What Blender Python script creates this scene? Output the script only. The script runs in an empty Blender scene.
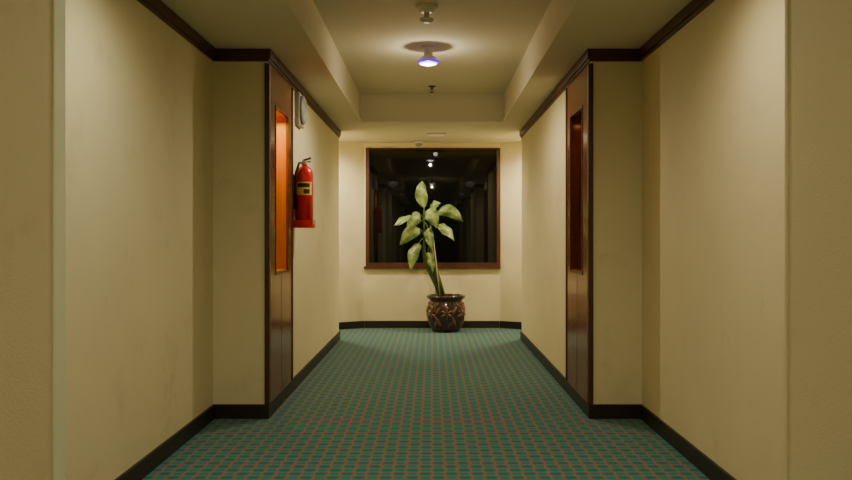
import bpy, bmesh, math, random
from mathutils import Vector, Matrix
random.seed(4)
S = bpy.context.scene
COL = S.collection
PI = math.pi

# ------------------------------------------------------------ materials
def srgb(r, g, b):
    def f(c):
        c /= 255.0
        return c/12.92 if c <= 0.04045 else ((c+0.055)/1.055)**2.4
    return (f(r), f(g), f(b), 1)

def mat(name, col, rough=0.6, metal=0.0, noise=0.0, nscale=5.0, bump=0.0, bscale=80.0, spec=0.5, coat=0.0, emit=None, estr=0.0):
    m = bpy.data.materials.new(name); m.use_nodes = True
    nt = m.node_tree; b = nt.nodes['Principled BSDF']
    b.inputs['Base Color'].default_value = col
    b.inputs['Roughness'].default_value = rough
    b.inputs['Metallic'].default_value = metal
    b.inputs['Specular IOR Level'].default_value = spec
    b.inputs['Coat Weight'].default_value = coat
    if emit:
        b.inputs['Emission Color'].default_value = emit
        b.inputs['Emission Strength'].default_value = estr
    tc = nt.nodes.new('ShaderNodeTexCoord')
    if noise > 0:
        n = nt.nodes.new('ShaderNodeTexNoise'); n.inputs['Scale'].default_value = nscale; n.inputs['Detail'].default_value = 6
        nt.links.new(tc.outputs['Object'], n.inputs['Vector'])
        r = nt.nodes.new('ShaderNodeValToRGB')
        r.color_ramp.elements[0].position = 0.3; r.color_ramp.elements[1].position = 0.7
        r.color_ramp.elements[0].color = tuple(c*(1-noise) for c in col[:3])+(1,)
        r.color_ramp.elements[1].color = tuple(min(1, c*(1+noise)) for c in col[:3])+(1,)
        nt.links.new(n.outputs['Fac'], r.inputs['Fac'])
        nt.links.new(r.outputs['Color'], b.inputs['Base Color'])
    if bump > 0:
        n2 = nt.nodes.new('ShaderNodeTexNoise'); n2.inputs['Scale'].default_value = bscale; n2.inputs['Detail'].default_value = 3
        nt.links.new(tc.outputs['Object'], n2.inputs['Vector'])
        bp = nt.nodes.new('ShaderNodeBump'); bp.inputs['Strength'].default_value = bump; bp.inputs['Distance'].default_value = 0.01
        nt.links.new(n2.outputs['Fac'], bp.inputs['Height'])
        nt.links.new(bp.outputs['Normal'], b.inputs['Normal'])
    return m

def wood(name, c1, c2, rough):
    m = bpy.data.materials.new(name); m.use_nodes = True
    nt = m.node_tree; b = nt.nodes['Principled BSDF']
    tc = nt.nodes.new('ShaderNodeTexCoord'); mp = nt.nodes.new('ShaderNodeMapping')
    mp.inputs['Scale'].default_value = (14, 14, 0.9)
    n = nt.nodes.new('ShaderNodeTexNoise'); n.inputs['Scale'].default_value = 2.2; n.inputs['Detail'].default_value = 8; n.inputs['Distortion'].default_value = 0.6
    r = nt.nodes.new('ShaderNodeValToRGB')
    r.color_ramp.elements[0].position = 0.32; r.color_ramp.elements[1].position = 0.68
    r.color_ramp.elements[0].color = c1; r.color_ramp.elements[1].color = c2
    nt.links.new(tc.outputs['Object'], mp.inputs['Vector']); nt.links.new(mp.outputs['Vector'], n.inputs['Vector'])
    nt.links.new(n.outputs['Fac'], r.inputs['Fac']); nt.links.new(r.outputs['Color'], b.inputs['Base Color'])
    b.inputs['Roughness'].default_value = rough
    return m

def wallpaper():
    """cream textile wallpaper with faint stains and scuffs"""
    m = mat('wallpaper_cream', srgb(219, 208, 169), 0.75, noise=0.05, nscale=1.3, bump=0.12, bscale=160, spec=0.25)
    nt = m.node_tree; L = nt.links; b = nt.nodes['Principled BSDF']
    src = b.inputs['Base Color'].links[0].from_socket
    tc = nt.nodes.new('ShaderNodeTexCoord')
    n = nt.nodes.new('ShaderNodeTexNoise'); n.inputs['Scale'].default_value = 3.0; n.inputs['Detail'].default_value = 7; n.inputs['Roughness'].default_value = 0.65
    L.new(tc.outputs['Object'], n.inputs['Vector'])
    r = nt.nodes.new('ShaderNodeValToRGB'); e = r.color_ramp.elements
    e[0].position = 0.25; e[0].color = (0.82, 0.77, 0.70, 1); e[1].position = 0.42; e[1].color = (1, 1, 1, 1)
    L.new(n.outputs['Fac'], r.inputs['Fac'])
    mx = nt.nodes.new('ShaderNodeMix'); mx.data_type = 'RGBA'; mx.blend_type = 'MULTIPLY'; mx.inputs['Factor'].default_value = 0.6
    L.new(src, mx.inputs['A']); L.new(r.outputs['Color'], mx.inputs['B']); L.new(mx.outputs['Result'], b.inputs['Base Color'])
    return m
M_wall = wallpaper()
M_ceil = mat('ceiling_paint', srgb(214, 206, 180), 0.9, noise=0.02, nscale=2, spec=0.2)
M_corner = mat('corner_strip_pale', srgb(234, 240, 208), 0.4)
M_trim = wood('dark_brown_trim', srgb(62, 33, 21), srgb(86, 46, 28), 0.4)
M_base = mat('baseboard_dark', srgb(36, 28, 24), 0.45, noise=0.1, nscale=10)
M_panel = wood('red_wood_panel', srgb(100, 52, 26), srgb(138, 78, 42), 0.18)
M_lining_lit = wood('niche_lining_wood_lit', srgb(184, 112, 36), srgb(206, 134, 48), 0.35)  # lit niche's orange light put into the colour, paler than the panel wood
M_white = mat('white_plastic', srgb(215, 210, 195), 0.45)
M_grey = mat('grey_plastic', srgb(150, 148, 138), 0.5)
M_dgrey = mat('dark_grille', srgb(60, 60, 58), 0.6)
M_metal = mat('chrome', srgb(190, 185, 170), 0.3, 1.0)
M_black = mat('black_rubber', srgb(18, 18, 18), 0.5)
M_red = mat('extinguisher_red', srgb(200, 10, 6), 0.28, coat=0.4)
M_label = mat('label_paper', srgb(222, 205, 120), 0.6, noise=0.25, nscale=60)
M_label2 = mat('label_dark', srgb(60, 50, 30), 0.6)

# carpet
def carpet():
    m = bpy.data.materials.new('carpet_teal_grid'); m.use_nodes = True
    nt = m.node_tree; b = nt.nodes['Principled BSDF']; L = nt.links
    tc = nt.nodes.new('ShaderNodeTexCoord'); sp = nt.nodes.new('ShaderNodeSeparateXYZ')
    L.new(tc.outputs['Object'], sp.inputs[0])
    def math_(op, a, bb=None):
        n = nt.nodes.new('ShaderNodeMath'); n.operation = op
        for i, v in enumerate((a, bb)):
            if v is None: continue
            if isinstance(v, (int, float)): n.inputs[i].default_value = v
            else: L.new(v, n.inputs[i])
        return n.outputs[0]
    P = 0.130
    cx = math_('SINE', math_('MULTIPLY', sp.outputs['X'], 2*PI/P))
    cy = math_('SINE', math_('MULTIPLY', sp.outputs['Y'], 2*PI/P))
    pr = math_('MULTIPLY', cx, cy)
    nz = nt.nodes.new('ShaderNodeTexNoise'); nz.inputs['Scale'].default_value = 220; L.new(tc.outputs['Object'], nz.inputs['Vector'])
    jit = math_('MULTIPLY', math_('SUBTRACT', nz.outputs['Fac'], 0.5), 0.25)
    ab = math_('ADD', math_('ABSOLUTE', pr), jit)
    r = nt.nodes.new('ShaderNodeValToRGB'); r.color_ramp.elements[0].position = 0.25; r.color_ramp.elements[1].position = 0.45
    r.color_ramp.elements[0].color = srgb(128, 118, 106); r.color_ramp.elements[1].color = srgb(52, 126, 126)
    L.new(ab, r.inputs['Fac'])
    r2 = nt.nodes.new('ShaderNodeValToRGB'); r2.color_ramp.elements[0].position = 0.0; r2.color_ramp.elements[1].position = 0.1
    r2.color_ramp.elements[0].color = (1, 1, 1, 1); r2.color_ramp.elements[1].color = (0.74, 0.82, 0.80, 1)
    L.new(pr, r2.inputs['Fac'])
    mx = nt.nodes.new('ShaderNodeMix'); mx.data_type = 'RGBA'; mx.blend_type = 'MULTIPLY'; mx.inputs['Factor'].default_value = 1
    L.new(r.outputs['Color'], mx.inputs['A']); L.new(r2.outputs['Color'], mx.inputs['B'])
    L.new(mx.outputs['Result'], b.inputs['Base Color'])
    b.inputs['Roughness'].default_value = 0.95; b.inputs['Specular IOR Level'].default_value = 0.1
    bp = nt.nodes.new('ShaderNodeBump'); bp.inputs['Strength'].default_value = 0.3; bp.inputs['Distance'].default_value = 0.005
    L.new(nz.outputs['Fac'], bp.inputs['Height']); L.new(bp.outputs['Normal'], b.inputs['Normal'])
    return m
M_carpet = carpet()

# ------------------------------------------------------------ helpers
class MB:
    """collects geometry with materials in one mesh"""
    def __init__(self, name, mats):
        self.name = name; self.mats = mats; self.bm = bmesh.new()
    def box(self, x0, x1, y0, y1, z0, z1, mi=0):
        c = [(x, y, z) for x in (x0, x1) for y in (y0, y1) for z in (z0, z1)]
        v = [self.bm.verts.new(p) for p in c]
        for f in ((0,1,3,2),(4,6,7,5),(0,4,5,1),(2,3,7,6),(0,2,6,4),(1,5,7,3)):
            fc = self.bm.faces.new([v[i] for i in f]); fc.material_index = mi
    def prism(self, pts, z0, z1, mi=0):
        a = [self.bm.verts.new((p[0], p[1], z0)) for p in pts]
        b = [self.bm.verts.new((p[0], p[1], z1)) for p in pts]
        n = len(pts)
        for i in range(n):
            f = self.bm.faces.new((a[i], a[(i+1) % n], b[(i+1) % n], b[i])); f.material_index = mi
        f = self.bm.faces.new(a); f.material_index = mi
        f = self.bm.faces.new(b); f.material_index = mi
    def lathe(self, prof, c=(0,0,0), seg=32, mi=0, M=None, smooth=True):
        rings = []
        for r, z in prof:
            ring = []
            for i in range(seg):
                a = 2*PI*i/seg
                p = Vector((r*math.cos(a), r*math.sin(a), z))
                if M: p = M @ p
                ring.append(self.bm.verts.new(p+Vector(c)))
            rings.append(ring)
        for k in range(len(rings)-1):
            for i in range(seg):
                f = self.bm.faces.new((rings[k][i], rings[k][(i+1) % seg], rings[k+1][(i+1) % seg], rings[k+1][i]))
                f.material_index = mi; f.smooth = smooth
        for rg in (rings[0], rings[-1]):
            f = self.bm.faces.new(rg); f.material_index = mi
    def tube(self, pts, rad, seg=10, mi=0):
        pts = [Vector(p) for p in pts]
        if not isinstance(rad, (list, tuple)): rad = [rad]*len(pts)
        rings = []
        for k, p in enumerate(pts):
            t = (pts[min(k+1, len(pts)-1)]-pts[max(k-1, 0)]).normalized()
            up = Vector((0, 1, 0)) if abs(t.y) < 0.9 else Vector((1, 0, 0))
            u = t.cross(up).normalized(); w = t.cross(u).normalized()
            rings.append([self.bm.verts.new(p+rad[k]*(math.cos(2*PI*i/seg)*u+math.sin(2*PI*i/seg)*w)) for i in range(seg)])
        for k in range(len(rings)-1):
            for i in range(seg):
                f = self.bm.faces.new((rings[k][i], rings[k][(i+1) % seg], rings[k+1][(i+1) % seg], rings[k+1][i]))
                f.material_index = mi; f.smooth = True
        for rg in (rings[0], rings[-1]):
            f = self.bm.faces.new(rg); f.material_index = mi
    def done(self, parent=None, bevel=0):
        bmesh.ops.recalc_face_normals(self.bm, faces=self.bm.faces)
        me = bpy.data.meshes.new(self.name); self.bm.to_mesh(me); self.bm.free()
        for m in self.mats: me.materials.append(m)
        ob = bpy.data.objects.new(self.name, me); COL.objects.link(ob)
        if parent: ob.parent = parent
        if bevel:
            bv = ob.modifiers.new('bevel', 'BEVEL'); bv.width = bevel; bv.segments = 2; bv.limit_method = 'ANGLE'
        return ob

def empty(name, loc=(0,0,0)):
    e = bpy.data.objects.new(name, None); COL.objects.link(e); e.location = loc
    e.empty_display_size = 0.1
    return e

# ------------------------------------------------------------ dimensions
H = 2.40; TR = 2.70; TH = 0.766
XLi, XLo, XRi, XRo = -1.073, -1.424, 1.033, 1.366
Y0 = -17.0
YP, YE, YB = 5.39, 9.55, 10.75
RE = 2.42
AX, AY = 0.885, 10.75
recesses = [(-14.98, -11.99), (-9.19, -6.2), (-3.4, -0.41), (RE, YP)]

def side_profile(xi, xo, sgn):
    pts = [(xi, Y0)]
    for a, b in recesses:
        pts += [(xi, a), (xo, a), (xo, b), (xi, b)]
    pts += [(xi, YE), (sgn*1.62, YE+0.0), (sgn*1.62, 10.30), (sgn*AX, AY)]
    return pts
NY0, NY1, NZ0, NZ1, ND = 5.63, 6.10, 0.94, 2.06, 0.16

def build_side(name, xi, xo, sgn):
    w = MB(name, [M_wall])
    XO = sgn*2.2
    prof = side_profile(xi, xo, sgn)
    ys = Y0
    def bx(xa, ya, yb, z0=0, z1=H+0.0): w.box(min(xa, XO), max(xa, XO), ya, yb, z0, z1)
    for a, b in recesses:
        bx(xi, ys, a); bx(xo, a, b); ys = b
    bx(xi, YP, NY0); bx(xi, NY0, NY1, 0, NZ0); bx(xi, NY0, NY1, NZ1, H); bx(xi+sgn*ND, NY0, NY1, NZ0, NZ1)
    bx(xi, NY1, YE)
    w.prism([(sgn*1.62, YE), (XO, YE), (XO, YB+0.25), (sgn*AX, YB+0.25), (sgn*AX, AY), (sgn*1.62, 10.30)], 0, H)
    return w.done(), prof
wl, profL = build_side('wall_left', XLi, XLo, -1)
wr, profR = build_side('wall_right', XRi, XRo, 1)

# back wall with window hole
WX0, WX1, WZ0, WZ1 = -0.86, 0.885, 0.80, 2.335
w = MB('wall_back', [M_wall])
w.box(-AX, AX, AY, AY+0.25, 0, WZ0)
w.box(-AX, AX, AY, AY+0.25, WZ1, H)
w.box(-AX, WX0, AY, AY+0.25, WZ0, WZ1)
w.done()
w = MB('wall_front', [M_wall]); w.box(-2.2, 2.2, Y0-0.2, Y0, 0, TR); w.done()

# floor
w = MB('floor', [M_carpet]); w.box(-2.2, 2.2, Y0, YB+0.25, -0.1, 0); w.done()
# ceiling with tray
TY = 8.78
w = MB('ceiling', [M_ceil])
w.box(-2.2, -TH, Y0, YB+0.25, H, TR+0.1)
w.box(TH, 2.2, Y0, YB+0.25, H, TR+0.1)
w.box(-TH, TH, TY, YB+0.25, H, TR+0.1)
w.box(-TH, TH, Y0, TY, TR, TR+0.1)
w.done()
w = MB('trim_1', [M_ceil])
w.box(-TH, TH, TY-0.012, TY, H, H+0.03)
w.box(-TH, -TH+0.012, Y0, TY-0.012, H, H+0.03)
w.box(TH-0.012, TH, Y0, TY-0.012, H, H+0.03)
w.done()

# strips following polylines
def strip(name, prof, th, z0, z1, m, sgn, step=None):
    pts = [Vector(p) for p in prof]
    n = len(pts); off = []
    for i in range(n):
        def nrm(a, b):
            d = (b-a).normalized(); return Vector((-d.y, d.x))*sgn
        ns = []
        if i > 0: ns.append(nrm(pts[i-1], pts[i]))
        if i < n-1: ns.append(nrm(pts[i], pts[i+1]))
        if len(ns) == 1: o = ns[0]
        else:
            s = ns[0]+ns[1]; o = s/(s.dot(ns[0]))
        off.append(pts[i]+o*th)
    w = MB(name, [m])
    for i in range(n-1):
        a, b, c, d = pts[i], pts[i+1], off[i+1], off[i]
        w.prism([a, b, c, d], z0, z1)
    return w.done()
strip('baseboard_left', profL, 0.014, 0, 0.092, M_base, -1)
strip('baseboard_right', profR, 0.014, 0, 0.092, M_base, 1)
w = MB('baseboard_back', [M_base]); w.box(-AX+0.01, AX-0.01, AY-0.014, AY, 0, 0.092); w.done()
iL = len(profL)-3
cl = profL[:iL]; cr = profR[:iL]
strip('trim_2', cl, 0.026, H-0.060, H, M_trim, -1)
strip('trim_3', cr, 0.026, H-0.060, H, M_trim, 1)
strip('trim_4', cl, 0.014, H-0.078, H-0.060, M_trim, -1)
strip('trim_5', cr, 0.014, H-0.078, H-0.060, M_trim, 1)

# rounded corner strips at near wall corners, the left one paler
def corner_strip(name, x, y, sgn, L, m):
    w = MB(name, [m])
    t = 0.004
    pts = [(x, y-L)]
    s = -sgn
    pts.append((x+s*t, y-L)); 
    R = 0.010
    pts.append((x+s*t, y-R+t))
    for k in range(7):
        a = k/6*PI/2
        pts.append((x+s*(t-R)+s*R*math.cos(a), y+t-R+R*math.sin(a)))
    pts += [(x-s*L, y+t), (x-s*L, y), (x, y)]
    w.prism(pts, 0.092, H-0.092)
    return w.done()
corner_strip('corner_strip_left', XLi, RE, -1, 0.075, M_corner)
corner_strip('corner_strip_right', XRi, RE, 1, 0.02, M_wall)

# ------------------------------------------------------------ wood panels with niches
M_nlampL = mat('niche_lamp_glow', srgb(255, 190, 110), 0.5, emit=(1.0, 0.45, 0.12, 1), estr=6)
def panel(xi, sgn, power, col, zl, lin):
    p = empty('niche_wall_panel')
    s = -sgn   # towards corridor
    T = 0.012
    y0, y1, z0, z1 = YP, 6.29, 0.092, H-0.092
    w = MB('veneer', [M_panel])
    def bx(ya, yb, za, zb, t0=0.0, t1=T): w.box(min(xi+s*t0, xi+s*t1), max(xi+s*t0, xi+s*t1), ya, yb, za, zb)
    bx(y0, NY0, z0, z1); bx(NY1, y1, z0, z1); bx(NY0, NY1, z0, NZ0); bx(NY0, NY1, NZ1, z1)
    w.done(p)
    w = MB('niche_lining', [lin])
    q = 0.006
    def bn(da, db, ya, yb, za, zb): w.box(min(xi-s*da, xi-s*db), max(xi-s*da, xi-s*db), ya, yb, za, zb)
    bn(ND-q, ND, NY0, NY1, NZ0, NZ1)
    bn(0, ND-q, NY0, NY0+q, NZ0, NZ1); bn(0, ND-q, NY1-q, NY1, NZ0, NZ1)
    bn(0, ND-q, NY0+q, NY1-q, NZ0, NZ0+q); bn(0, ND-q, NY0+q, NY1-q, NZ1-q, NZ1)
    w.done(p)
    w = MB('frame', [M_trim])
    xa, xb = sorted((xi-s*0.014, xi+s*0.018))
    w.box(xa, xb, YP-0.014, YP, z0, z1)
    bx(YP, YP+0.03, z0, z1, T, 0.018)
    bx(y1-0.02, y1+0.01, z0, z1, 0, 0.018)
    f = 0.016
    bx(NY0-f, NY0, NZ0-f, NZ1+f, T, 0.016); bx(NY1, NY1+f, NZ0-f, NZ1+f, T, 0.016)
    bx(NY0, NY1, NZ0-f, NZ0, T, 0.016); bx(NY0, NY1, NZ1, NZ1+f, T, 0.016)
    w.done(p)
    w = MB('seam', [M_trim])
    bx(YP+0.44, YP+0.446, z0, NZ0-f, T, T+0.001)
    w.done(p)
    w = MB('niche_lamp', [M_metal, M_nlampL])
    cx = xi-s*0.08; cy = (NY0+NY1)/2
    w.lathe([(0.035, 0), (0.04, -0.006), (0.04, -0.02), (0.032, -0.022)], (cx, cy, NZ1-q), 20, 0)
    w.done(p)
    l = bpy.data.lights.new('niche_lamp_light', 'AREA'); l.shape = 'DISK'; l.size = 0.06; l.energy = power; l.color = col
    lo = bpy.data.objects.new('niche_lamp_light', l); COL.objects.link(lo); lo.location = (cx, cy, NZ1-0.035); lo.parent = p
    return p
panel(XLi, -1, 5.0, (1.0, 0.60, 0.04), 0, M_lining_lit)
panel(XRi, 1, 0.2, (1.0, 0.35, 0.10), 0, M_panel)

# ------------------------------------------------------------ window
def glass_mat():
    m = bpy.data.materials.new('night_window_glass'); m.use_nodes = True
    nt = m.node_tree; b = nt.nodes['Principled BSDF']
    b.inputs['Base Color'].default_value = (0.004, 0.004, 0.004, 1)
    b.inputs['Roughness'].default_value = 0.02
    b.inputs['IOR'].default_value = 1.6
    return m
M_glass = glass_mat()
win = empty('window_1')
w = MB('frame', [M_trim])
f = 0.045
w.box(WX0, WX1, AY-0.02, AY+0.10, WZ0, WZ0+f); w.box(WX0, WX1, AY-0.02, AY+0.10, WZ1-0.02, WZ1)
w.box(WX0, WX0+f, AY-0.02, AY+0.10, WZ0+f, WZ1-0.02); w.box(WX1-f, WX1, AY-0.02, AY+0.10, WZ0+f, WZ1-0.02)
w.box(WX0-0.02, WX1+0.0, AY-0.04, AY-0.0, WZ0-0.03, WZ0)
w.done(win)
w = MB('pane', [M_glass]); w.box(WX0+f, WX1-f, AY+0.05, AY+0.058, WZ0+f, WZ1-0.02); w.done(win)
w = MB('night_backing', [M_black]); w.box(WX0, WX1, AY+0.2, AY+0.24, WZ0, WZ1); w.done(win)

# ------------------------------------------------------------ extinguisher
ex = empty('fire_extinguisher')
cx, cy, zb = XLi+0.086, 6.40, 1.262
R = 0.070
w = MB('cylinder', [M_red])
w.lathe([(0.060, 0), (R, 0.008), (R, 0.395), (0.066, 0.42), (0.052, 0.445), (0.034, 0.46), (0.022, 0.465), (0.022, 0.478)], (cx, cy, zb), 40)
w.done(ex)
w = MB('label', [M_label, M_label2])
def patch(z0, z1, r, mi, a0=-2.4, a1=-0.5):
    n = 14
    for k in range(n):
        aa = a0+(a1-a0)*k/n; ab = a0+(a1-a0)*(k+1)/n
        v = [w.bm.verts.new((cx+r*math.cos(a), cy+r*math.sin(a), z)) for a, z in ((aa, zb+z0), (ab, zb+z0), (ab, zb+z1), (aa, zb+z1))]
        fc = w.bm.faces.new(v); fc.material_index = mi
patch(0.24, 0.34, R+0.0012, 0); patch(0.30, 0.33, R+0.002, 1, -2.2, -0.8); patch(0.25, 0.285, R+0.002, 1, -1.5, -0.8)
w.done(ex)
w = MB('valve', [M_metal, M_black, M_white])
w.lathe([(0.020, 0.475), (0.020, 0.505), (0.012, 0.51)], (cx, cy, zb), 16, 0)
w.box(cx-0.012, cx+0.05, cy-0.012, cy+0.012, zb+0.495, zb+0.503, 1)
w.tube([(cx-0.01, cy, zb+0.508), (cx+0.02, cy, zb+0.518), (cx+0.052, cy, zb+0.528)], 0.008, 8, 1)
w.lathe([(0.018, 0), (0.018, 0.012)], (cx, cy-0.024, zb+0.488), 16, 2, Matrix.Rotation(PI/2, 4, 'X'))
w.done(ex)
w = MB('hose', [M_black])
w.tube([(cx, cy-0.02, zb+0.49), (cx-0.03, cy-0.06, zb+0.485), (cx-0.052, cy-0.078, zb+0.41), (cx-0.058, cy-0.072, zb+0.28), (cx-0.058, cy-0.068, zb+0.13)],
       [0.009, 0.009, 0.009, 0.009, 0.014], 10)
w.done(ex)
w = MB('wall_bracket', [M_red])
w.box(XLi, XLi+0.012, cy-0.05, cy+0.05, zb, zb+0.40)
w.box(XLi+0.0, cx+R+0.004, cy-R-0.006, cy+R+0.006, zb-0.012, zb)
w.box(cx+R, cx+R+0.005, cy-R-0.006, cy+R+0.006, zb, zb+0.05)
w.box(XLi+0.0, cx+R+0.005, cy-R-0.006, cy-R-0.002, zb, zb+0.05)
w.done(ex)

# ------------------------------------------------------------ wall speaker
sp = empty('wall_alarm_speaker')
Mx = Matrix.Rotation(PI/2, 4, 'Y')
w = MB('housing', [M_grey, M_dgrey])
c = (XLi, 6.60, 2.19)
w.box(XLi, XLi+0.035, 6.47, 6.73, 2.06, 2.32, 0)
w.done(sp, bevel=0.006)
w = MB('grille', [M_grey, M_dgrey])
w.lathe([(0.115, 0.035), (0.115, 0.05), (0.10, 0.062), (0.06, 0.066), (0.055, 0.058), (0.02, 0.058), (0.015, 0.068)], c, 32, 0, Mx)
w.done(sp)

# ------------------------------------------------------------ ceiling devices
M_purple = mat('purple_ring_glow', srgb(60, 30, 160), 0.4, emit=(0.16, 0.02, 0.9, 1), estr=0.9)
M_lamp = mat('lamp_glow', srgb(255, 235, 225), 0.4, emit=(1.0, 0.80, 0.88, 1), estr=2.4)
WARM = (1.0, 0.86, 0.61)
def downlight(y, en, x=0.0, fill=0.0):
    d = empty('ceiling_downlight')
    w = MB('housing', [M_white, M_purple, M_lamp])
    w.lathe([(0.055, 0), (0.055, -0.02), (0.035, -0.024), (0.035, -0.070), (0.060, -0.085), (0.064, -0.112)], (x, y, TR), 32, 0)
    w.lathe([(0.062, -0.110), (0.086, -0.112), (0.088, -0.126), (0.072, -0.132)], (x, y, TR), 32, 1)
    w.lathe([(0.072, -0.129), (0.068, -0.138), (0.04, -0.146), (0.01, -0.148)], (x, y, TR), 32, 2)
    w.done(d)
    l = bpy.data.lights.new('downlight_bulb', 'SPOT'); l.energy = en; l.spot_size = math.radians(168); l.spot_blend = 0.5; l.shadow_soft_size = 0.03
    l.color = WARM
    lo = bpy.data.objects.new('downlight_bulb', l); COL.objects.link(lo); lo.location = (x, y, TR-0.18); lo.parent = d
    if fill:  # extra point light, added to brighten the tray ceiling
        l = bpy.data.lights.new('tray_fill_light', 'POINT'); l.energy = fill; l.shadow_soft_size = 0.02; l.color = WARM
        lo = bpy.data.objects.new('tray_fill_light', l); COL.objects.link(lo); lo.location = (x, y, TR-0.215); lo.parent = d
downlight(6.62, 64, -0.03, 8)
downlight(0.0, 44, 0.0, 7)  # unseen, added above the camera to light the near corridor

def detector(name, x, y, z):
    d = empty(name)
    w = MB('base', [M_white]); w.lathe([(0.075, 0), (0.075, -0.012), (0.06, -0.018), (0.055, -0.035), (0.035, -0.045)], (x, y, z), 28); w.done(d)
    w = MB('head', [M_white, M_dgrey])
    w.lathe([(0.018, -0.045), (0.018, -0.075), (0.045, -0.085), (0.045, -0.10), (0.02, -0.112)], (x, y, z), 24, 0)
    w.done(d)
detector('smoke_detector', -0.035, 5.45, TR)
def sprinkler(x, y, z):
    w = MB('fire_sprinkler', [M_dgrey])
    w.lathe([(0.04, 0), (0.038, -0.006), (0.012, -0.01), (0.010, -0.035)], (x, y, z), 20)
    w.tube([(x-0.012, y, z-0.03), (x-0.016, y, z-0.045), (x-0.003, y, z-0.06)], 0.003, 6)
    w.tube([(x+0.012, y, z-0.03), (x+0.016, y, z-0.045), (x+0.003, y, z-0.06)], 0.003, 6)
    w.lathe([(0.022, -0.06), (0.024, -0.063), (0.01, -0.066)], (x, y, z), 16)
    w.done()
sprinkler(0.0, 8.35, TR)
sc = empty('dome_security_camera')
w = MB('camera_base', [M_white]); w.lathe([(0.06, 0), (0.06, -0.025), (0.05, -0.035)], (-0.17, 10.5, H), 28); w.done(sc)
w = MB('camera_dome', [M_grey]); w.lathe([(0.045, -0.035), (0.042, -0.05), (0.03, -0.068), (0.012, -0.077)], (-0.17, 10.5, H), 28); w.done(sc)

# flush square ceiling vent, its glow and spot added to light the bay
M_ventglow = mat('vent_added_glow', srgb(225, 212, 180), 0.5, emit=(1.0, 0.85, 0.6, 1), estr=0.12)
v = empty('ceiling_vent')
w = MB('vent_frame', [M_white, M_ventglow])
w.box(-0.06, 0.16, 9.70, 9.92, H-0.014, H); w.box(-0.04, 0.14, 9.72, 9.90, H-0.017, H-0.014, 1); w.done(v)
l = bpy.data.lights.new('vent_fill_light', 'SPOT'); l.energy = 36; l.spot_size = math.radians(172); l.spot_blend = 0.6; l.shadow_soft_size = 0.03; l.color = WARM
lo = bpy.data.objects.new('vent_fill_light', l); COL.objects.link(lo); lo.location = (0.05, 9.81, H-0.04); lo.parent = v

# recessed downlights (bay corners; unseen ones added in the door recesses)
def recessed(x, y, en, size=170, blend=0.7, tint=WARM, soft=0.05):
    d = empty('recessed_downlight')
    w = MB('ring', [M_white, M_lamp])
    w.lathe([(0.06, 0), (0.062, -0.006), (0.045, -0.008)], (x, y, H), 28, 0)
    w.lathe([(0.044, -0.006), (0.043, -0.009), (0.02, -0.010)], (x, y, H), 28, 1)
    w.done(d)
    l = bpy.data.lights.new('recessed_bulb', 'SPOT'); l.energy = en; l.spot_size = math.radians(size); l.spot_blend = blend; l.shadow_soft_size = soft
    l.color = tint
    lo = bpy.data.objects.new('recessed_bulb', l); COL.objects.link(lo); lo.location = (x, y, H-0.03); lo.parent = d
recessed(-1.30, 9.95, 105, tint=(1.0, 0.85, 0.60)); recessed(1.30, 9.95, 105, tint=(1.0, 0.85, 0.60))
for yy in (3.3, -1.9, -7.7):  # out of view, added to brighten the recess walls and the window reflection
    e_ = 46 if yy > 0 else 28
    recessed(-0.86, yy, e_*1.0, 176, 0.9, (1.0, 0.93, 0.67), 0.1); recessed(0.84, yy, e_*1.0, 176, 0.9, (1.0, 0.85, 0.59), 0.1)

# ------------------------------------------------------------ plant
M_pot = mat('glazed_brown_pot', srgb(44, 24, 16), 0.22, noise=0.4, nscale=14, coat=0.5)
M_relief = mat('pot_relief_copper', srgb(104, 66, 46), 0.3, noise=0.3, nscale=20, coat=0.3)
M_soil = mat('soil', srgb(40, 30, 22), 0.95, noise=0.4, nscale=50, bump=0.8)
M_cane = mat('plant_cane', srgb(76, 96, 44), 0.5, noise=0.3, nscale=30)
M_stake = mat('stake_pale', srgb(190, 180, 130), 0.7)
def leafmat():
    m = bpy.data.materials.new('dieffenbachia_leaf'); m.use_nodes = True
    nt = m.node_tree; b = nt.nodes['Principled BSDF']; L = nt.links
    uv = nt.nodes.new('ShaderNodeTexCoord'); sp_ = nt.nodes.new('ShaderNodeSeparateXYZ'); L.new(uv.outputs['UV'], sp_.inputs[0])
    n = nt.nodes.new('ShaderNodeTexNoise'); n.inputs['Scale'].default_value = 34; n.inputs['Detail'].default_value = 5
    L.new(uv.outputs['Object'], n.inputs['Vector'])
    a = nt.nodes.new('ShaderNodeMath'); a.operation = 'SUBTRACT'; L.new(sp_.outputs['X'], a.inputs[0]); a.inputs[1].default_value = 0.5
    ab = nt.nodes.new('ShaderNodeMath'); ab.operation = 'ABSOLUTE'; L.new(a.outputs[0], ab.inputs[0])
    m1 = nt.nodes.new('ShaderNodeMath'); m1.operation = 'MULTIPLY_ADD'; L.new(n.outputs['Fac'], m1.inputs[0]); m1.inputs[1].default_value = 0.7
    m2 = nt.nodes.new('ShaderNodeMath'); m2.operation = 'MULTIPLY'; L.new(ab.outputs[0], m2.inputs[0]); m2.inputs[1].default_value = 0.7
    L.new(m2.outputs[0], m1.inputs[2])
    r = nt.nodes.new('ShaderNodeValToRGB')
    e = r.color_ramp.elements; e[0].position = 0.30; e[0].color = srgb(160, 170, 104); e[1].position = 0.75; e[1].color = srgb(80, 108, 54)
    k = e.new(0.50); k.color = srgb(118, 140, 76)
    L.new(m1.outputs[0], r.inputs['Fac']); L.new(r.outputs['Color'], b.inputs['Base Color'])
    b.inputs['Roughness'].default_value = 0.45
    return m
M_leaf = leafmat()
plant = empty('potted_dieffenbachia')
PX, PY = 0.175, 10.38
w = MB('pot', [M_pot, M_soil])
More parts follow.
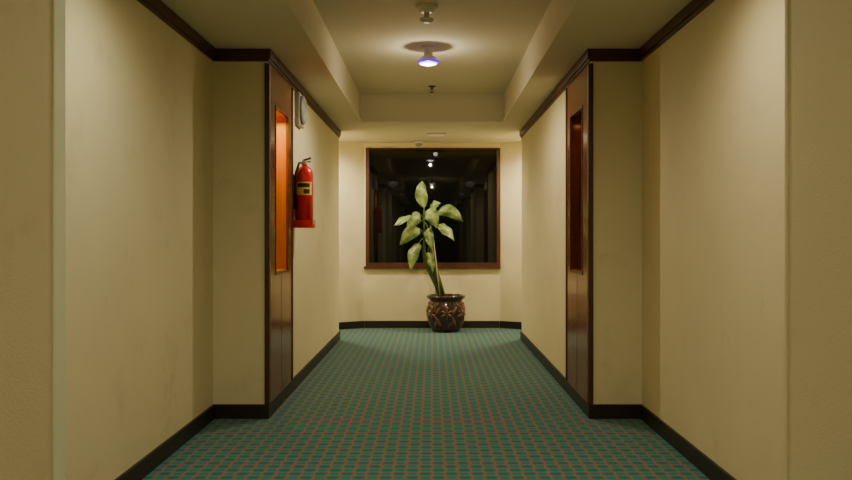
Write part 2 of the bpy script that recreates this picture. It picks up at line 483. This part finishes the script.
prof = [(0.165, 0.0), (0.175, 0.012), (0.178, 0.03), (0.195, 0.06), (0.222, 0.13), (0.236, 0.21), (0.236, 0.28), (0.222, 0.345), (0.208, 0.375), (0.206, 0.395),
        (0.232, 0.41), (0.242, 0.425), (0.242, 0.445), (0.232, 0.455), (0.212, 0.455), (0.205, 0.44), (0.198, 0.40)]
w.lathe(prof, (PX, PY, 0), 56, 0)
w.lathe([(0.2, 0.40), (0.19, 0.418), (0.08, 0.425)], (PX, PY, 0), 40, 1)
w.done(plant)
def rad_at(z):
    for (r0, z0), (r1, z1) in zip(prof, prof[1:]):
        if z0 <= z <= z1: return r0+(r1-r0)*(z-z0)/max(1e-6, z1-z0)
    return 0.2
w = MB('pot_relief', [M_relief])
def relief(a, z, L, W, rot, h=0.010):
    n = 8; rows = []
    for i in range(n+1):
        t = i/n; ww = W*math.sin(PI*min(1, t*0.96+0.02))**0.8
        row = []
        for s_ in (-1, -0.5, 0, 0.5, 1):
            u = s_*ww; v_ = (t-0.5)*L
            du = u*math.cos(rot)-v_*math.sin(rot); dz = u*math.sin(rot)+v_*math.cos(rot)
            zz = min(max(z+dz, 0.035), 0.37); r = rad_at(zz)+h*(1-s_*s_)*1.0-0.001
            aa = a+du/0.23
            row.append(w.bm.verts.new((PX+r*math.cos(aa), PY+r*math.sin(aa), zz)))
        rows.append(row)
    for i in range(n):
        for j in range(4):
            fc = w.bm.faces.new((rows[i][j], rows[i][j+1], rows[i+1][j+1], rows[i+1][j])); fc.smooth = True
for k in range(7):
    A = 2*PI*k/7+0.25
    for q in range(6): 
        ang = 2*PI*q/6
        relief(A+math.sin(-ang)*0.042/0.23, 0.235+math.cos(ang)*0.042, 0.07, 0.016, ang, 0.013)
    relief(A+0.42, 0.14, 0.14, 0.022, 0.5); relief(A+0.42, 0.27, 0.12, 0.02, -0.6); relief(A+0.2, 0.10, 0.10, 0.018, -0.7); relief(A-0.1, 0.325, 0.10, 0.016, 1.2)
for k in range(28):
    relief(2*PI*k/28, 0.36, 0.03, 0.012, 0, 0.008); relief(2*PI*k/28, 0.05, 0.035, 0.013, 0, 0.007)
w.done(plant)

def P(px, py, dy=0.0):
    return Vector(((px-432)/80.0, PY+dy, 1.18+(237-py)/80.0))
w = MB('canes', [M_cane, M_stake])
w.tube([P(441,297), P(437,285), P(431,272,-0.02), P(426,262,-0.03), P(424,250,-0.02), P(425,235), P(424,218)], [0.034,0.038,0.040,0.036,0.022,0.014,0.009], 12)
w.tube([P(444,297,-0.05), P(440,283,-0.06), P(436,270,-0.06), P(432,258,-0.05), P(430,240,-0.04), P(430,222,-0.03)], [0.024,0.026,0.026,0.022,0.013,0.009], 12)
w.tube([P(436,297,0.05), P(434,262,0.03), P(431,230,0.01), P(428,212,0.0)], [0.008]*4, 8, 1)
w.tube([P(440,297,-0.1), P(437,270,-0.1), P(433,236,-0.09)], [0.007]*3, 8, 1)
for q in range(7):
    t = q/7; a = P(441-15*t, 295-32*t, -0.01)
    w.tube([a+Vector((-0.0,0,-0.004)), a+Vector((0.002,0,0.006))], [0.042, 0.041], 12)
w.done(plant)

leaves = MB('leaves', [M_leaf, M_cane])
uvl = leaves.bm.loops.layers.uv.new('UVMap')
def leaf(base, start, tip, width, arch=0.06, roll=0.0, fold=0.12, droop=0.0):
    base, start, tip = Vector(base), Vector(start), Vector(tip)
    mid = (base+start)/2+Vector((0, 0, 0.02))
    leaves.tube([base, mid, start], [0.009, 0.007, 0.006], 8, 1)
    ax = (tip-start); Ln = ax.length; ax.normalize()
    view = Vector((0, -1, 0.35)).normalized()
    side = ax.cross(view)
    side.normalize(); side = Matrix.Rotation(roll, 3, ax) @ side
    nor = side.cross(ax).normalized()
    n, mcol = 16, 8; rows = []
    ph = random.random()*6
    bend = random.uniform(-0.03, 0.03)
    for i in range(n+1):
        t = i/n
        wd = width*0.5*(math.sin(PI*t**0.82)**0.62)
        if t > 0.8: wd *= 1-0.35*((t-0.8)/0.2)
        if i == n: wd = 0.0008
        if i == 0: wd = 0.006
        c = start+ax*Ln*t+nor*arch*math.sin(PI*t)*0.8+Vector((0, 0, arch*0.9*math.sin(PI*t)-droop*t**3))+side*bend*math.sin(PI*t)
        row = []
        for j in range(mcol+1):
            s_ = (j/mcol-0.5)*2
            wave = 0.014*math.sin(t*13+s_*2+ph)*abs(s_)
            row.append(leaves.bm.verts.new(c+side*s_*wd+nor*(-abs(s_)**1.5*wd*fold*2+wave)))
        rows.append(row)
    for i in range(n):
        for j in range(mcol):
            fc = leaves.bm.faces.new((rows[i][j], rows[i][j+1], rows[i+1][j+1], rows[i+1][j])); fc.smooth = True
            for lp, (u, v_) in zip(fc.loops, ((j, i), (j+1, i), (j+1, i+1), (j, i+1))):
                lp[uvl].uv = (u/mcol, v_/n)
T1 = P(424,222); T2 = P(430,226,-0.03); T3 = P(425,238); T4 = P(430,242, -0.04)
L_ = [
 (T1, P(424,208), P(422,181,-0.02), 0.16, 0.02, 0.25),
 (T1, P(419,222,-0.05), P(394,226,-0.14), 0.14, 0.06, 0.5),
 (T3, P(420,229,-0.08), P(400,245,-0.18), 0.17, 0.06, -0.3),
 (T3, P(419,243,-0.08), P(411,270,-0.14), 0.15, 0.03, 0.3),
 (T4, P(428,252,-0.14), P(433,273,-0.2), 0.10, 0.03, 0.6),
 (T2, P(437,212,-0.04), P(463,222,-0.10), 0.16, 0.07, 0.45),
 (T2, P(431,213,0.02), P(441,203,-0.02), 0.11, 0.03, -0.3),
 (T2, P(437,225,-0.12), P(454,241,-0.22), 0.16, 0.05, -0.5),
 (T2, P(429,209,-0.12), P(438,228,-0.22), 0.18, 0.05, 0.4),
 (T1, P(420,214,-0.1), P(407,230,-0.25), 0.15, 0.05, -0.6),
 (T1, P(428,228,-0.1), P(432,249,-0.22), 0.12, 0.03, 0.3),
]
for a in L_:
    leaf(*a)
leaves.done(plant)

# dim world (sealed interior)
wd_ = bpy.data.worlds.new('World'); S.world = wd_; wd_.use_nodes = True
wd_.node_tree.nodes['Background'].inputs[0].default_value = (0.005, 0.005, 0.006, 1)

# ------------------------------------------------------------ camera
cam = bpy.data.cameras.new('camera'); co = bpy.data.objects.new('camera', cam); COL.objects.link(co)
cam.sensor_width = 36; cam.lens = 35; cam.clip_start = 0.05
co.location = (0, 0, 1.18); co.rotation_euler = (PI/2, 0, 0)
cam.shift_x = -6/852; cam.shift_y = -3/852
S.camera = co
